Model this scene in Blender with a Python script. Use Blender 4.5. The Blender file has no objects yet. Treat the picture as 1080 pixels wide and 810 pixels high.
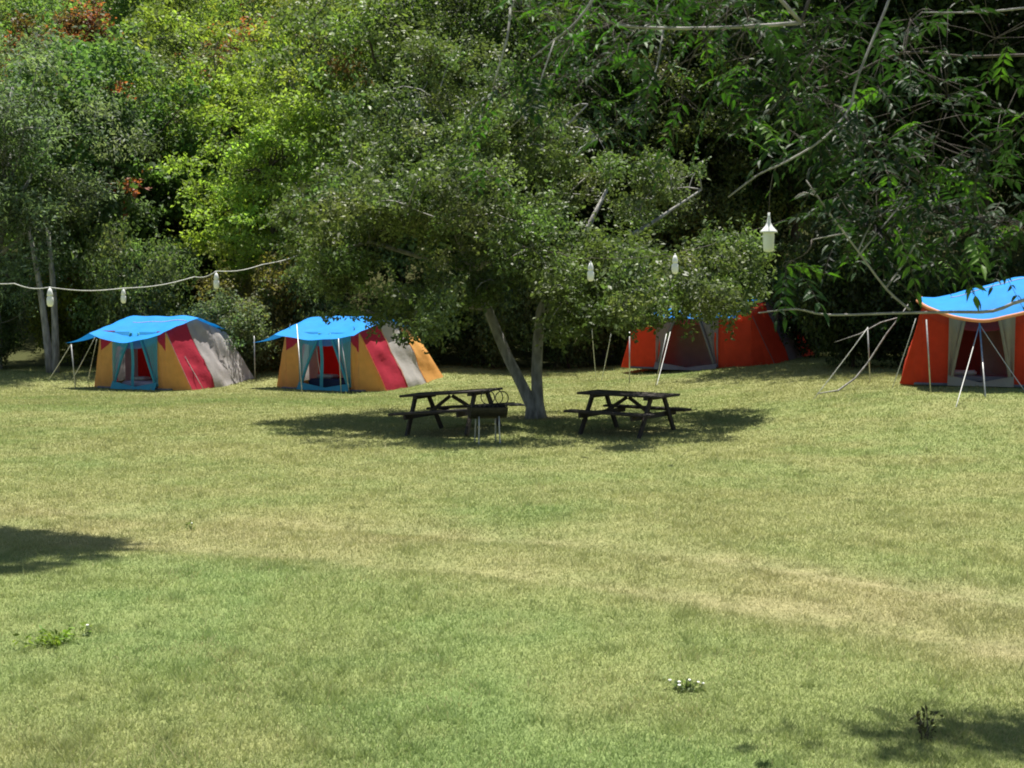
import bpy, math, random
import numpy as np
from mathutils import Vector, Matrix

R = math.radians
S = bpy.context.scene
COL = S.collection

# ------------------------------------------------------------------ camera, sky, sun, exposure
FPX = 1400.0                      # focal length in pixels of a 1080 wide picture
CAM = np.array([0.0, 0.0, 2.6])
PITCH = math.atan(101.0 / FPX)
cd = bpy.data.cameras.new('camera'); cam = bpy.data.objects.new('camera', cd); COL.objects.link(cam)
cam.location = CAM; cam.rotation_euler = (math.pi / 2 - PITCH, 0, 0)
cd.sensor_width = 36; cd.lens = 36 * FPX / 1080; cd.clip_start = 0.05; cd.clip_end = 2000
cd.dof.use_dof = True; cd.dof.focus_distance = 20.0; cd.dof.aperture_fstop = 9.0
S.camera = cam

SUN_EL, SUN_AZ = R(76), R(10)    # azimuth from +Y (away from camera), clockwise: very high, slightly beyond the trees
W = bpy.data.worlds.new('World'); S.world = W; W.use_nodes = True
nt = W.node_tree
sky = nt.nodes.new('ShaderNodeTexSky'); sky.sky_type = 'NISHITA'; sky.sun_disc = False
sky.sun_elevation = SUN_EL; sky.sun_rotation = SUN_AZ; sky.air_density = 1.2; sky.dust_density = 1.5
bg = nt.nodes['Background']; bg.inputs['Strength'].default_value = 0.056
nt.links.new(sky.outputs[0], bg.inputs['Color'])
sd = bpy.data.lights.new('sun', 'SUN'); sun = bpy.data.objects.new('sun', sd); COL.objects.link(sun)
sd.energy = 5.0; sd.angle = R(0.55); sd.color = (1.0, 0.955, 0.87)
sv = Vector((math.sin(SUN_AZ) * math.cos(SUN_EL), math.cos(SUN_AZ) * math.cos(SUN_EL), math.sin(SUN_EL)))
sun.rotation_euler = sv.to_track_quat('Z', 'Y').to_euler(); sun.location = (0, 0, 60)
S.view_settings.view_transform = 'Standard'; S.view_settings.look = 'None'
S.view_settings.exposure = 1.0; S.view_settings.gamma = 1.0
S.cycles.max_bounces = 7; S.cycles.diffuse_bounces = 4; S.cycles.glossy_bounces = 2
S.cycles.transmission_bounces = 5; S.cycles.transparent_max_bounces = 8
S.cycles.filter_width = 1.9
S.cycles.use_denoising = True

# ------------------------------------------------------------------ small maths
def sstep(a, b, x):
    t = np.clip((np.asarray(x, float) - a) / (b - a), 0, 1)
    return t * t * (3 - 2 * t)

def _hash(ix, iy, seed):
    h = (ix.astype(np.int64) * 374761393 + iy.astype(np.int64) * 668265263 + seed * 1442695041) & 0xffffffff
    h = ((h ^ (h >> 13)) * 1274126177) & 0xffffffff
    return ((h ^ (h >> 16)) & 0xffff) / 65535.0

def vnoise(x, y, seed=0):
    x = np.asarray(x, float); y = np.asarray(y, float)
    ix = np.floor(x); iy = np.floor(y); fx = x - ix; fy = y - iy
    fx = fx * fx * (3 - 2 * fx); fy = fy * fy * (3 - 2 * fy)
    ix = ix.astype(np.int64); iy = iy.astype(np.int64)
    a = _hash(ix, iy, seed); b = _hash(ix + 1, iy, seed); c = _hash(ix, iy + 1, seed); d = _hash(ix + 1, iy + 1, seed)
    return (a * (1 - fx) + b * fx) * (1 - fy) + (c * (1 - fx) + d * fx) * fy

def fbm(x, y, seed=0, octv=4):
    v = 0; a = 0.5; s = 0
    for o in range(octv):
        v = v + a * vnoise(x, y, seed + o * 17); s += a; a *= 0.55
        x = np.asarray(x) * 2.03 + 5.1; y = np.asarray(y) * 2.03 + 3.7
    return v / s

def gz(x, y):
    x = np.asarray(x, float); y = np.asarray(y, float)
    z = 0.62 * sstep(1.5, 9.5, x) * sstep(15, 27, y)
    z = z - 0.16 * sstep(-1, -4, x) * sstep(28, 35, y) + 0.22 * sstep(36.5, 40, y) * sstep(1, -3, x)
    z = z + 0.05 * (fbm(x * 0.35, y * 0.35, 3, 3) - 0.5) * sstep(4, 9, y)
    z = z + 0.13 * np.exp(-((x + 0.30) / 0.75) ** 2 - ((y - 24.2) / 1.0) ** 2)
    h = np.clip(y - 47, 0, 75)
    z = z + h * 0.40 * sstep(0, 9, h)
    h2 = np.clip(np.abs(x) - 45, 0, 60)
    return z + h2 * 0.25 * sstep(30, 50, y)

cp, sp = math.cos(PITCH), math.sin(PITCH)
def ray(px, py):
    dx = (px - 540) / FPX; dy = -(py - 405) / FPX
    return np.array([dx, cp + dy * sp, -sp + dy * cp])
def at(px, py, d):
    r = ray(px, py)
    return CAM + r * (d / r[1])
def ground(px, py):
    r = ray(px, py); lo = 3.0
    for k in range(1200):
        d = 3.0 + k * 0.05
        p = CAM + r * (d / r[1])
        if p[2] <= gz(p[0], p[1]): return np.array([p[0], p[1], float(gz(p[0], p[1]))])
    return p

# ------------------------------------------------------------------ materials
def new_mat(name):
    m = bpy.data.materials.new(name); m.use_nodes = True
    return m, m.node_tree, m.node_tree.nodes['Principled BSDF']

def fabric(name, col, trans=0.3, rough=0.85, var=0.2):
    m, t, b = new_mat(name)
    n = t.nodes.new('ShaderNodeTexNoise'); n.inputs['Scale'].default_value = 5; n.inputs['Detail'].default_value = 6
    tc = t.nodes.new('ShaderNodeTexCoord'); t.links.new(tc.outputs['Object'], n.inputs['Vector'])
    mx = t.nodes.new('ShaderNodeMix'); mx.data_type = 'RGBA'
    mx.inputs['A'].default_value = (*[c * (1 - var) for c in col], 1); mx.inputs['B'].default_value = (*[min(1, c * (1 + var)) for c in col], 1)
    t.links.new(n.outputs['Fac'], mx.inputs['Factor'])
    t.links.new(mx.outputs['Result'], b.inputs['Base Color']); b.inputs['Roughness'].default_value = rough
    b.inputs['Specular IOR Level'].default_value = 0.25
    bp = t.nodes.new('ShaderNodeBump'); bp.inputs['Strength'].default_value = 0.25; bp.inputs['Distance'].default_value = 0.03
    n2 = t.nodes.new('ShaderNodeTexNoise'); n2.inputs['Scale'].default_value = 9; n2.inputs['Detail'].default_value = 3; n2.inputs['Distortion'].default_value = 1.2
    t.links.new(tc.outputs['Object'], n2.inputs['Vector']); t.links.new(n2.outputs['Fac'], bp.inputs['Height'])
    t.links.new(bp.outputs[0], b.inputs['Normal'])
    tr = t.nodes.new('ShaderNodeBsdfTranslucent'); t.links.new(mx.outputs['Result'], tr.inputs['Color'])
    sh = t.nodes.new('ShaderNodeMixShader'); sh.inputs[0].default_value = trans
    t.links.new(b.outputs[0], sh.inputs[1]); t.links.new(tr.outputs[0], sh.inputs[2])
    t.links.new(sh.outputs[0], t.nodes['Material Output'].inputs['Surface'])
    return m

def net_fabric(name, col, open_=0.35):
    m = fabric(name, col, 0.25); t = m.node_tree
    sh = [n for n in t.nodes if n.type == 'MIX_SHADER'][0]
    tp = t.nodes.new('ShaderNodeBsdfTransparent'); m2 = t.nodes.new('ShaderNodeMixShader'); m2.inputs[0].default_value = open_
    t.links.new(sh.outputs[0], m2.inputs[1]); t.links.new(tp.outputs[0], m2.inputs[2])
    t.links.new(m2.outputs[0], t.nodes['Material Output'].inputs['Surface'])
    return m

def leaf_mat(name, trans=0.45, rough=0.55, spec=0.3, tmul=(1.35, 1.45, 0.7)):
    m, t, b = new_mat(name)
    a = t.nodes.new('ShaderNodeAttribute'); a.attribute_name = 'Col'
    oi = t.nodes.new('ShaderNodeObjectInfo')
    mu = t.nodes.new('ShaderNodeMix'); mu.data_type = 'RGBA'; mu.blend_type = 'MULTIPLY'; mu.inputs['Factor'].default_value = 1
    t.links.new(a.outputs['Color'], mu.inputs['A']); t.links.new(oi.outputs['Color'], mu.inputs['B'])
    t.links.new(mu.outputs['Result'], b.inputs['Base Color'])
    b.inputs['Roughness'].default_value = rough; b.inputs['Specular IOR Level'].default_value = spec
    m2 = t.nodes.new('ShaderNodeMix'); m2.data_type = 'RGBA'; m2.blend_type = 'MULTIPLY'; m2.inputs['Factor'].default_value = 1
    m2.inputs['B'].default_value = (*tmul, 1); t.links.new(mu.outputs['Result'], m2.inputs['A'])
    tr = t.nodes.new('ShaderNodeBsdfTranslucent'); t.links.new(m2.outputs['Result'], tr.inputs['Color'])
    sh = t.nodes.new('ShaderNodeMixShader'); sh.inputs[0].default_value = trans
    t.links.new(b.outputs[0], sh.inputs[1]); t.links.new(tr.outputs[0], sh.inputs[2])
    t.links.new(sh.outputs[0], t.nodes['Material Output'].inputs['Surface'])
    return m

def rough_mat(name, c1, c2, scale=8, rough=0.85, stretch=(1, 1, 1), bump=0.5, metal=0, dist=0.02):
    m, t, b = new_mat(name)
    tc = t.nodes.new('ShaderNodeTexCoord'); mp = t.nodes.new('ShaderNodeMapping'); mp.inputs['Scale'].default_value = stretch
    n = t.nodes.new('ShaderNodeTexNoise'); n.inputs['Scale'].default_value = scale; n.inputs['Detail'].default_value = 7
    t.links.new(tc.outputs['Object'], mp.inputs[0]); t.links.new(mp.outputs[0], n.inputs['Vector'])
    r = t.nodes.new('ShaderNodeValToRGB'); r.color_ramp.elements[0].position = 0.3; r.color_ramp.elements[1].position = 0.7
    r.color_ramp.elements[0].color = (*c1, 1); r.color_ramp.elements[1].color = (*c2, 1)
    t.links.new(n.outputs['Fac'], r.inputs[0]); t.links.new(r.outputs[0], b.inputs['Base Color'])
    b.inputs['Roughness'].default_value = rough; b.inputs['Metallic'].default_value = metal
    bp = t.nodes.new('ShaderNodeBump'); bp.inputs['Strength'].default_value = bump; bp.inputs['Distance'].default_value = dist
    t.links.new(n.outputs['Fac'], bp.inputs['Height']); t.links.new(bp.outputs[0], b.inputs['Normal'])
    return m

M = {}
M['orange'] = fabric('orange_canvas', (0.88, 0.44, 0.13), 0.38)
M['maroon'] = fabric('maroon_canvas', (0.52, 0.036, 0.07), 0.34)
M['grey'] = fabric('grey_canvas', (0.44, 0.41, 0.40), 0.28)
M['pale'] = fabric('pale_grey_canvas', (0.52, 0.49, 0.47), 0.28)
M['blue'] = fabric('blue_tarp', (0.010, 0.235, 0.68), 0.22, 0.75)
M['teal'] = fabric('teal_trim_cloth', (0.08, 0.40, 0.52), 0.38)
M['tealnet'] = net_fabric('teal_netting', (0.08, 0.36, 0.45), 0.25)
M['red'] = fabric('red_canvas', (0.70, 0.015, 0.015), 0.5)
M['lilac'] = fabric('lilac_cloth', (0.50, 0.44, 0.54), 0.4)
M['navy'] = fabric('navy_cloth', (0.02, 0.03, 0.07), 0.05)
M['vermilion'] = fabric('vermilion_canvas', (0.70, 0.068, 0.026), 0.38)
M['slate'] = fabric('slate_canvas', (0.20, 0.19, 0.20), 0.25)
M['slatenet'] = net_fabric('slate_netting', (0.26, 0.25, 0.26), 0.25)
M['dusk'] = fabric('dark_red_lining', (0.16, 0.03, 0.03), 0.2)
M['beige'] = fabric('beige_canvas', (0.38, 0.33, 0.25), 0.3)
M['peach'] = fabric('peach_binding', (0.72, 0.36, 0.20), 0.3)
M['floor'] = fabric('groundsheet', (0.12, 0.13, 0.15), 0.0)
M['rope'] = rough_mat('pale_rope', (0.5, 0.5, 0.47), (0.62, 0.62, 0.6), 30, 0.8)
M['steel'] = rough_mat('galvanised_tube', (0.36, 0.36, 0.35), (0.52, 0.52, 0.5), 14, 0.45, metal=0.5, bump=0.1)
M['wood'] = rough_mat('old_dark_wood', (0.018, 0.014, 0.011), (0.05, 0.038, 0.03), 7, 0.75, (1, 14, 14), 0.5)
M['bark'] = rough_mat('dark_bark', (0.035, 0.028, 0.022), (0.12, 0.10, 0.085), 9, 0.95, (1, 1, 0.25), 1.0, dist=0.04)
M['greybark'] = rough_mat('grey_bark', (0.13, 0.125, 0.115), (0.36, 0.35, 0.33), 10, 0.95, (1, 1, 0.3), 1.0, dist=0.04)
M['palebark'] = rough_mat('pale_twig_bark', (0.16, 0.15, 0.14), (0.40, 0.38, 0.36), 14, 0.85, (1, 1, 1), 0.5, dist=0.01)
M['blackiron'] = rough_mat('sooty_iron', (0.010, 0.010, 0.010), (0.03, 0.028, 0.026), 12, 0.6, metal=0.4, bump=0.3, dist=0.005)
M['whiteplastic'] = rough_mat('white_plastic', (0.74, 0.74, 0.73), (0.82, 0.82, 0.81), 20, 0.35, bump=0.05)
M['bulb'] = rough_mat('frosted_bulb', (0.78, 0.78, 0.76), (0.85, 0.85, 0.83), 20, 0.2, bump=0.02)
M['leaf'] = leaf_mat('broad_leaves', 0.5)
M['pearleaf'] = leaf_mat('small_glossy_leaves', 0.36, 0.5, 0.33, (1.2, 1.4, 0.65))
M['ashleaf'] = leaf_mat('feathered_leaves', 0.32, 0.5, 0.18, (1.0, 1.7, 0.4))
M['stem'] = rough_mat('green_stem', (.09, .13, .04), (.14, .19, .06), 20)
M['petal'] = rough_mat('white_petals', (0.75, 0.75, 0.7), (0.85, 0.85, 0.8), 30, 0.7)
M['yellowpetal'] = rough_mat('yellow_petals', (0.8, 0.55, 0.05), (0.85, 0.62, 0.08), 30, 0.7)

# ------------------------------------------------------------------ object helpers
class MB:
    """collects geometry and builds it as one mesh object"""
    def __init__(s): s.v = []; s.f = []; s.mi = []; s.n = 0; s.smooth = []
    def add(s, verts, faces, mi=0, smooth=False):
        verts = np.asarray(verts, float).reshape(-1, 3)
        s.v.append(verts)
        for f in faces: s.f.append(tuple(i + s.n for i in f)); s.mi.append(mi); s.smooth.append(smooth)
        s.n += len(verts)
    def box(s, c, size, rot=None, mi=0, bev=0.0):
        hx, hy, hz = [q / 2 for q in size]
        b = min(bev, hx * .9, hy * .9, hz * .9)
        if b <= 0:
            vs = np.array([[x, y, z] for x in (-hx, hx) for y in (-hy, hy) for z in (-hz, hz)])
            fs = [(0, 1, 3, 2), (4, 6, 7, 5), (0, 4, 5, 1), (2, 3, 7, 6), (0, 2, 6, 4), (1, 5, 7, 3)]
        else:
            vs = []; 
            ring = [(-1, -1), (1, -1), (1, 1), (-1, 1)]
            def loop(ix, iy, z):
                pts = []
                for (a, d) in ring:
                    x, y = a * ix, d * iy
                    pts += [(x - (b * a if a * d > 0 else 0), y - (b * d if a * d < 0 else 0), z), (x - (b * a if a * d < 0 else 0), y - (b * d if a * d > 0 else 0), z)]
                return pts
            # octagon loops: bottom inset, bottom, top, top inset
            L = [loop(hx - b, hy - b, -hz), loop(hx, hy, -hz + b), loop(hx, hy, hz - b), loop(hx - b, hy - b, hz)]
            for l in L: 
                # order around the ring
                l.sort(key=lambda p: math.atan2(p[1] / hy, p[0] / hx)); vs += l
            vs = np.array(vs); fs = []
            for k in range(3):
                for i in range(8):
                    j = (i + 1) % 8; fs.append((k * 8 + i, k * 8 + j, k * 8 + 8 + j, k * 8 + 8 + i))
            fs.append(tuple(range(7, -1, -1))); fs.append(tuple(range(24, 32)))
        if rot is not None: vs = vs @ np.array(rot).T
        s.add(vs + np.asarray(c, float), fs, mi)
    def beam(s, a, b, wd, ht, up=(0, 0, 1), mi=0, bev=0.006):
        a = Vector(a); b = Vector(b); x = (b - a); L = x.length; x.normalize()
        y = Vector(up).cross(x); 
        if y.length < 1e-4: y = Vector((0, 1, 0)).cross(x)
        y.normalize(); z = x.cross(y)
        rot = np.array([[x[i], y[i], z[i]] for i in range(3)])
        s.box((a + b) / 2, (L, wd, ht), rot, mi, bev)
    def tube(s, pts, rad, seg=7, mi=0, cap=True):
        pts = np.asarray(pts, float); n = len(pts)
        rad = np.full(n, rad, float) if np.isscalar(rad) else np.asarray(rad, float)
        tan = np.gradient(pts, axis=0) if n > 2 else np.repeat((pts[1] - pts[0])[None], 2, 0)
        tan /= np.linalg.norm(tan, axis=1)[:, None] + 1e-9
        ref = np.array([0, 0, 1.0]) if abs(tan[0][2]) < 0.9 else np.array([1.0, 0, 0])
        vs = []
        u = np.cross(tan[0], ref); u /= np.linalg.norm(u)
        for i in range(n):
            u = u - tan[i] * np.dot(u, tan[i]); u /= np.linalg.norm(u) + 1e-9
            w = np.cross(tan[i], u)
            for k in range(seg):
                a = 2 * math.pi * k / seg
                vs.append(pts[i] + rad[i] * (math.cos(a) * u + math.sin(a) * w))
        fs = [(i * seg + k, i * seg + (k + 1) % seg, (i + 1) * seg + (k + 1) % seg, (i + 1) * seg + k) for i in range(n - 1) for k in range(seg)]
        if cap: fs.append(tuple(range(seg - 1, -1, -1))); fs.append(tuple(range((n - 1) * seg, n * seg)))
        s.add(vs, fs, mi, True)
    def lathe(s, prof, seg=16, mi=0, c=(0, 0, 0)):
        vs = [(c[0] + r * math.cos(2 * math.pi * k / seg), c[1] + r * math.sin(2 * math.pi * k / seg), c[2] + z) for (r, z) in prof for k in range(seg)]
        fs = [(i * seg + k, i * seg + (k + 1) % seg, (i + 1) * seg + (k + 1) % seg, (i + 1) * seg + k) for i in range(len(prof) - 1) for k in range(seg)]
        s.add(vs, fs, mi, True)
    def grid(s, fn, nu, nv, mi=0, mifn=None):
        vs = [fn(i / nu, j / nv) for j in range(nv + 1) for i in range(nu + 1)]
        base = s.n; s.v.append(np.asarray(vs, float)); s.n += len(vs)
        for j in range(nv):
            for i in range(nu):
                a = base + j * (nu + 1) + i
                s.f.append((a, a + 1, a + nu + 2, a + nu + 1)); s.mi.append(mifn((i + .5) / nu, (j + .5) / nv) if mifn else mi); s.smooth.append(True)
    def build(s, name, mats, parent=None):
        me = bpy.data.meshes.new(name)
        me.from_pydata(np.concatenate(s.v).tolist(), [], s.f); me.update()
        for m in (mats if isinstance(mats, (list, tuple)) else [mats]): me.materials.append(m)
        me.polygons.foreach_set('material_index', s.mi); me.polygons.foreach_set('use_smooth', s.smooth)
        o = bpy.data.objects.new(name, me); COL.objects.link(o)
        if parent: o.parent = parent
        return o

def raw_mesh(name, V, F, mat, cols=None, smooth=False):
    """V (n,3), F (m,k) arrays -> mesh (fast)"""
    me = bpy.data.meshes.new(name); V = np.ascontiguousarray(V, np.float32); F = np.ascontiguousarray(F, np.int32)
    k = F.shape[1]; m = F.shape[0]
    me.vertices.add(len(V)); me.vertices.foreach_set('co', V.ravel())
    me.loops.add(m * k); me.loops.foreach_set('vertex_index', F.ravel())
    me.polygons.add(m); me.polygons.foreach_set('loop_start', np.arange(0, m * k, k, dtype=np.int32))
    try: me.polygons.foreach_set('loop_total', np.full(m, k, np.int32))
    except Exception: pass
    if smooth: me.polygons.foreach_set('use_smooth', np.ones(m, bool))
    me.update(calc_edges=True)
    if cols is not None:
        a = me.color_attributes.new('Col', 'FLOAT_COLOR', 'POINT')
        c4 = np.ones((len(V), 4), np.float32); c4[:, :3] = cols; a.data.foreach_set('color', c4.ravel())
    me.materials.append(mat)
    return me

def link(name, me, parent=None):
    o = bpy.data.objects.new(name, me); COL.objects.link(o)
    if parent: o.parent = parent
    return o
def tag(o, label, cat, group=None, kind=None):
    if label: o['label'] = label
    if cat: o['category'] = cat
    if group: o['group'] = group
    if kind: o['kind'] = kind
    return o
def thing(name, loc, rz, label, cat, group=None):
    o = bpy.data.objects.new(name, None); COL.objects.link(o); o.empty_display_size = 0.2
    o.location = Vector([float(q) for q in loc]); o.rotation_euler = (0, 0, rz)
    return tag(o, label, cat, group)
def copy_tree(o, parent=None):
    c = o.copy(); COL.objects.link(c)
    if parent: c.parent = parent
    for ch in list(o.children): copy_tree(ch, c)
    return c

# ------------------------------------------------------------------ ground colours (true surface colours)
TX = np.array([-60, -12, -5.7, -1.3, 0.9, 3.9, 7.0, 12.0, 40.0]); TY = np.array([19, 15.3, 14.7, 13.35, 12.45, 10.2, 7.4, 2.0, -30.0])
def track_dist(x, y):
    yc = np.interp(x, TX, TY); e = 0.3
    sl = (np.interp(x + e, TX, TY) - np.interp(x - e, TX, TY)) / (2 * e)
    return (y - yc) / np.sqrt(1 + sl * sl)
def ground_col(x, y):
    """returns colour (n,3), bare (0..1)"""
    g = np.array([0.198, 0.236, 0.094]); lush = np.array([0.168, 0.230, 0.086]); dry = np.array([0.276, 0.256, 0.126])
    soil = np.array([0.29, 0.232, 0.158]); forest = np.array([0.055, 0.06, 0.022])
    n1 = fbm(x * 0.30, y * 0.42, 11, 4); n2 = fbm(x * 1.1, y * 1.3, 23, 4); n3 = fbm(x * 5, y * 5, 31, 3)
    t = sstep(0.36, 0.66, n1 * 0.5 + n2 * 0.35 + n3 * 0.15 + 0.15 * sstep(10, 18, y) - 0.07)
    L = sstep(0.50, 0.66, fbm(x * 0.45 + 7, y * 0.5, 41, 3) * 0.7 + n2 * 0.3) * (1 - 0.5 * sstep(12, 20, y))
    c = g[None] * (1 - L[:, None]) + lush[None] * L[:, None]
    c = c * (1 - 0.55 * t[:, None]) + dry[None] * 0.55 * t[:, None]
    td = track_dist(x, y)
    band = np.exp(-(td / 1.25) ** 2) * (0.36 + 0.35 * (n2 - .5)) * sstep(-14, -4, x)
    wob = 0.18 * (fbm(x * 0.9, y * 0.9, 51, 2) - 0.5)
    rut = np.exp(-((np.abs(td + wob * 1.8) - 0.78) / (0.24 + .16 * sstep(0, 4, x))) ** 2) * (0.14 + 0.46 * sstep(-2.0, 4.0, x)) * (0.5 + n2)
    m = np.clip(band * 0.9 + rut * (0.55 + 0.9 * n2), 0, 1) * (0.55 + 0.45 * n3 * 2).clip(0, 1)
    streak = fbm(x * 0.7, td * 5 + 0.3 * n1, 83, 4)
    m = np.clip(m * (0.25 + 1.5 * streak), 0, 0.95)
    tt = np.clip(band * 1.0, 0, 0.6)[:, None]
    c = c * (1 - tt) + dry[None] * tt
    bare = np.clip(rut * (0.35 + 0.9 * n2) * (0.4 + n3), 0, 1)
    c = c * (1 - m[:, None] * 0.42) + soil[None] * m[:, None] * 0.42
    # worn earth under the tables and the tree
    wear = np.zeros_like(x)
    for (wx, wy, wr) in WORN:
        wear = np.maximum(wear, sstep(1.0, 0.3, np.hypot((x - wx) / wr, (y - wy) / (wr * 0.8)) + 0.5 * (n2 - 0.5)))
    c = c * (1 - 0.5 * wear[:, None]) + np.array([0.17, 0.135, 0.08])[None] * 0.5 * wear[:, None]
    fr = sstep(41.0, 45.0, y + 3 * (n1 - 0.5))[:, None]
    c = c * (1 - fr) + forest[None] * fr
    c = c * (0.86 + 0.28 * n3)[:, None]
    return c, np.clip(bare + 0.4 * wear, 0, 1)
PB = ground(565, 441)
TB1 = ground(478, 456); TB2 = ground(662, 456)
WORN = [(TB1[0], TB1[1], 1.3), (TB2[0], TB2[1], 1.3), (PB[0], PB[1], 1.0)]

def make_ground():
    def axis(a, b, step, lo, hi, grow=1.25):
        core = list(np.arange(a, b + 1e-6, step)); s = step; q = core[-1]
        while q < hi: s *= grow; q += s; core.append(q)
        s = step; q = core[0]; pre = []
        while q > lo: s *= grow; q -= s; pre.append(q)
        return np.array(pre[::-1] + core)
    xs = axis(-20, 20, 0.12, -420, 420); ys = axis(4, 48, 0.12, -160, 480)
    X, Y = np.meshgrid(xs, ys); x = X.ravel(); y = Y.ravel()
    z = gz(x, y) + 0.022 * (fbm(x * 2.2, y * 2.2, 61, 3) - 0.5) * sstep(60, 40, y)
    td = track_dist(x, y); z -= 0.03 * np.exp(-((np.abs(td) - 0.78) / 0.3) ** 2) * sstep(60, 30, y)
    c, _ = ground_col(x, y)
    nx, ny = len(xs), len(ys); i = np.arange((nx - 1) * (ny - 1)); r, q = i // (nx - 1), i % (nx - 1); a = r * nx + q
    F = np.stack([a, a + 1, a + nx + 1, a + nx], 1)
    m, t, b = new_mat('meadow_turf')
    at_ = t.nodes.new('ShaderNodeAttribute'); at_.attribute_name = 'Col'
    tc = t.nodes.new('ShaderNodeTexCoord')
    n = t.nodes.new('ShaderNodeTexNoise'); n.inputs['Scale'].default_value = 22; n.inputs['Detail'].default_value = 8; n.inputs['Roughness'].default_value = 0.7
    t.links.new(tc.outputs['Object'], n.inputs['Vector'])
    r_ = t.nodes.new('ShaderNodeValToRGB'); r_.color_ramp.elements[0].position = 0.3; r_.color_ramp.elements[1].position = 0.7
    r_.color_ramp.elements[0].color = (0.55, 0.58, 0.5, 1); r_.color_ramp.elements[1].color = (1.25, 1.22, 1.15, 1)
    t.links.new(n.outputs['Fac'], r_.inputs[0])
    mu = t.nodes.new('ShaderNodeMix'); mu.data_type = 'RGBA'; mu.blend_type = 'MULTIPLY'; mu.inputs['Factor'].default_value = 1
    t.links.new(at_.outputs['Color'], mu.inputs['A']); t.links.new(r_.outputs[0], mu.inputs['B']); t.links.new(mu.outputs['Result'], b.inputs['Base Color'])
    b.inputs['Roughness'].default_value = 0.95; b.inputs['Specular IOR Level'].default_value = 0.1
    bp = t.nodes.new('ShaderNodeBump'); bp.inputs['Strength'].default_value = 0.7; bp.inputs['Distance'].default_value = 0.03
    t.links.new(n.outputs['Fac'], bp.inputs['Height']); t.links.new(bp.outputs[0], b.inputs['Normal'])
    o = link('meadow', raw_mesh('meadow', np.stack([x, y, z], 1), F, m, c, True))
    o['kind'] = 'structure'
make_ground()

# ------------------------------------------------------------------ grass blades: one mass
def make_grass(N=1600000):
    rng = np.random.default_rng(5)
    # density falls with distance
    u = rng.random(N); d0, d1 = 5.2, 43.0
    k = 0.25
    d = (d0 ** k + u * (d1 ** k - d0 ** k)) ** (1 / k)
    x = (rng.random(N) * 2 - 1) * (d * 0.43 + 1.6); y = d
    td = track_dist(x, y)
    c, bare = ground_col(x, y)
    tuft = fbm(x * 6.1, y * 6.1, 71, 3)
    keep = rng.random(N) > bare * 0.75
    x, y, c, bare, tuft = x[keep], y[keep], c[keep], bare[keep], tuft[keep]; n = len(x)
    z = gz(x, y) + 0.022 * (fbm(x * 2.2, y * 2.2, 61, 3) - 0.5) - 0.03 * np.exp(-((np.abs(track_dist(x, y)) - 0.78) / 0.3) ** 2) - 0.006
    h = (0.016 + 0.026 * rng.random(n) ** 1.5 + 0.03 * sstep(0.55, 0.85, tuft)) * (1 - 0.6 * bare)
    tall = rng.random(n) < 0.006; h[tall] *= 2.8; h *= 0.75 + 0.6 * fbm(x * 0.9, y * 0.9, 95, 3)
    wd = np.maximum(0.0034, 0.00032 * y) * (0.7 + 0.6 * rng.random(n))
    a = rng.random(n) * 2 * math.pi; la = rng.random(n) * 2 * math.pi; ln = h * (0.25 + 0.9 * rng.random(n))
    P = np.stack([x, y, z], 1)
    dv = np.stack([np.cos(a) * wd, np.sin(a) * wd, np.zeros(n)], 1)
    tip = P + np.stack([np.cos(la) * ln, np.sin(la) * ln, h], 1)
    V = np.empty((n, 3, 3)); V[:, 0] = P - dv; V[:, 1] = P + dv; V[:, 2] = tip
    F = np.arange(n * 3).reshape(n, 3)
    v = (0.96 + 0.24 * rng.random(n))[:, None]
    straw = (rng.random(n) < 0.025 + 0.14 * sstep(0.52, 0.75, fbm(x * 1.7, y * 1.7, 91, 3)))[:, None]
    cc = np.where(straw, np.array([0.36, 0.335, 0.18])[None] * v, c * 1.15 * v)
    C = np.repeat(cc, 3, 0)
    m = leaf_mat('grass_blades', 0.35, 0.7, 0.15, (1.15, 1.2, 0.9))
    o = link('grass', raw_mesh('grass', V.reshape(-1, 3), F, m, C))
    o['kind'] = 'stuff'; o['label'] = 'short dry green meadow grass with straw blades'; o['category'] = 'grass'
make_grass()

# ------------------------------------------------------------------ foliage
def unit(a): return a / (np.linalg.norm(a, axis=-1, keepdims=True) + 1e-9)

def leaves_at(rng, C, rad, n_each, flat=0.55, L=0.1, ratio=0.55, up=0.55, outc=None, out=0.25):
    """leaf positions/frames scattered round clump centres"""
    k = len(C); n_each = np.asarray(n_each); idx = np.repeat(np.arange(k), n_each); n = len(idx)
    g = rng.normal(size=(n, 3)); g = unit(g) * (rng.random(n) ** 0.45)[:, None]
    off = g * rad[idx][:, None]; off[:, 2] *= flat
    sh = rng.random(n) < 0.22
    sd_ = unit(rng.normal(size=(k * 5, 3)) + np.array([0, 0, 0.25]))[idx * 5 + rng.integers(0, 5, n)]
    so = sd_ * (rad[idx] * (0.5 + 1.1 * rng.random(n)))[:, None] + rng.normal(size=(n, 3)) * 0.05 * rad[idx][:, None]
    off[sh] = so[sh]
    P = C[idx] + off
    N = rng.normal(size=(n, 3)) * 0.75
    N[:, 2] += up
    if outc is not None: N += unit(P - outc) * out
    N = unit(N)
    T = rng.normal(size=(n, 3)); T[:, 2] -= 0.4; T = unit(T - N * (T * N).sum(1)[:, None])
    return P, T, N, idx

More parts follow.
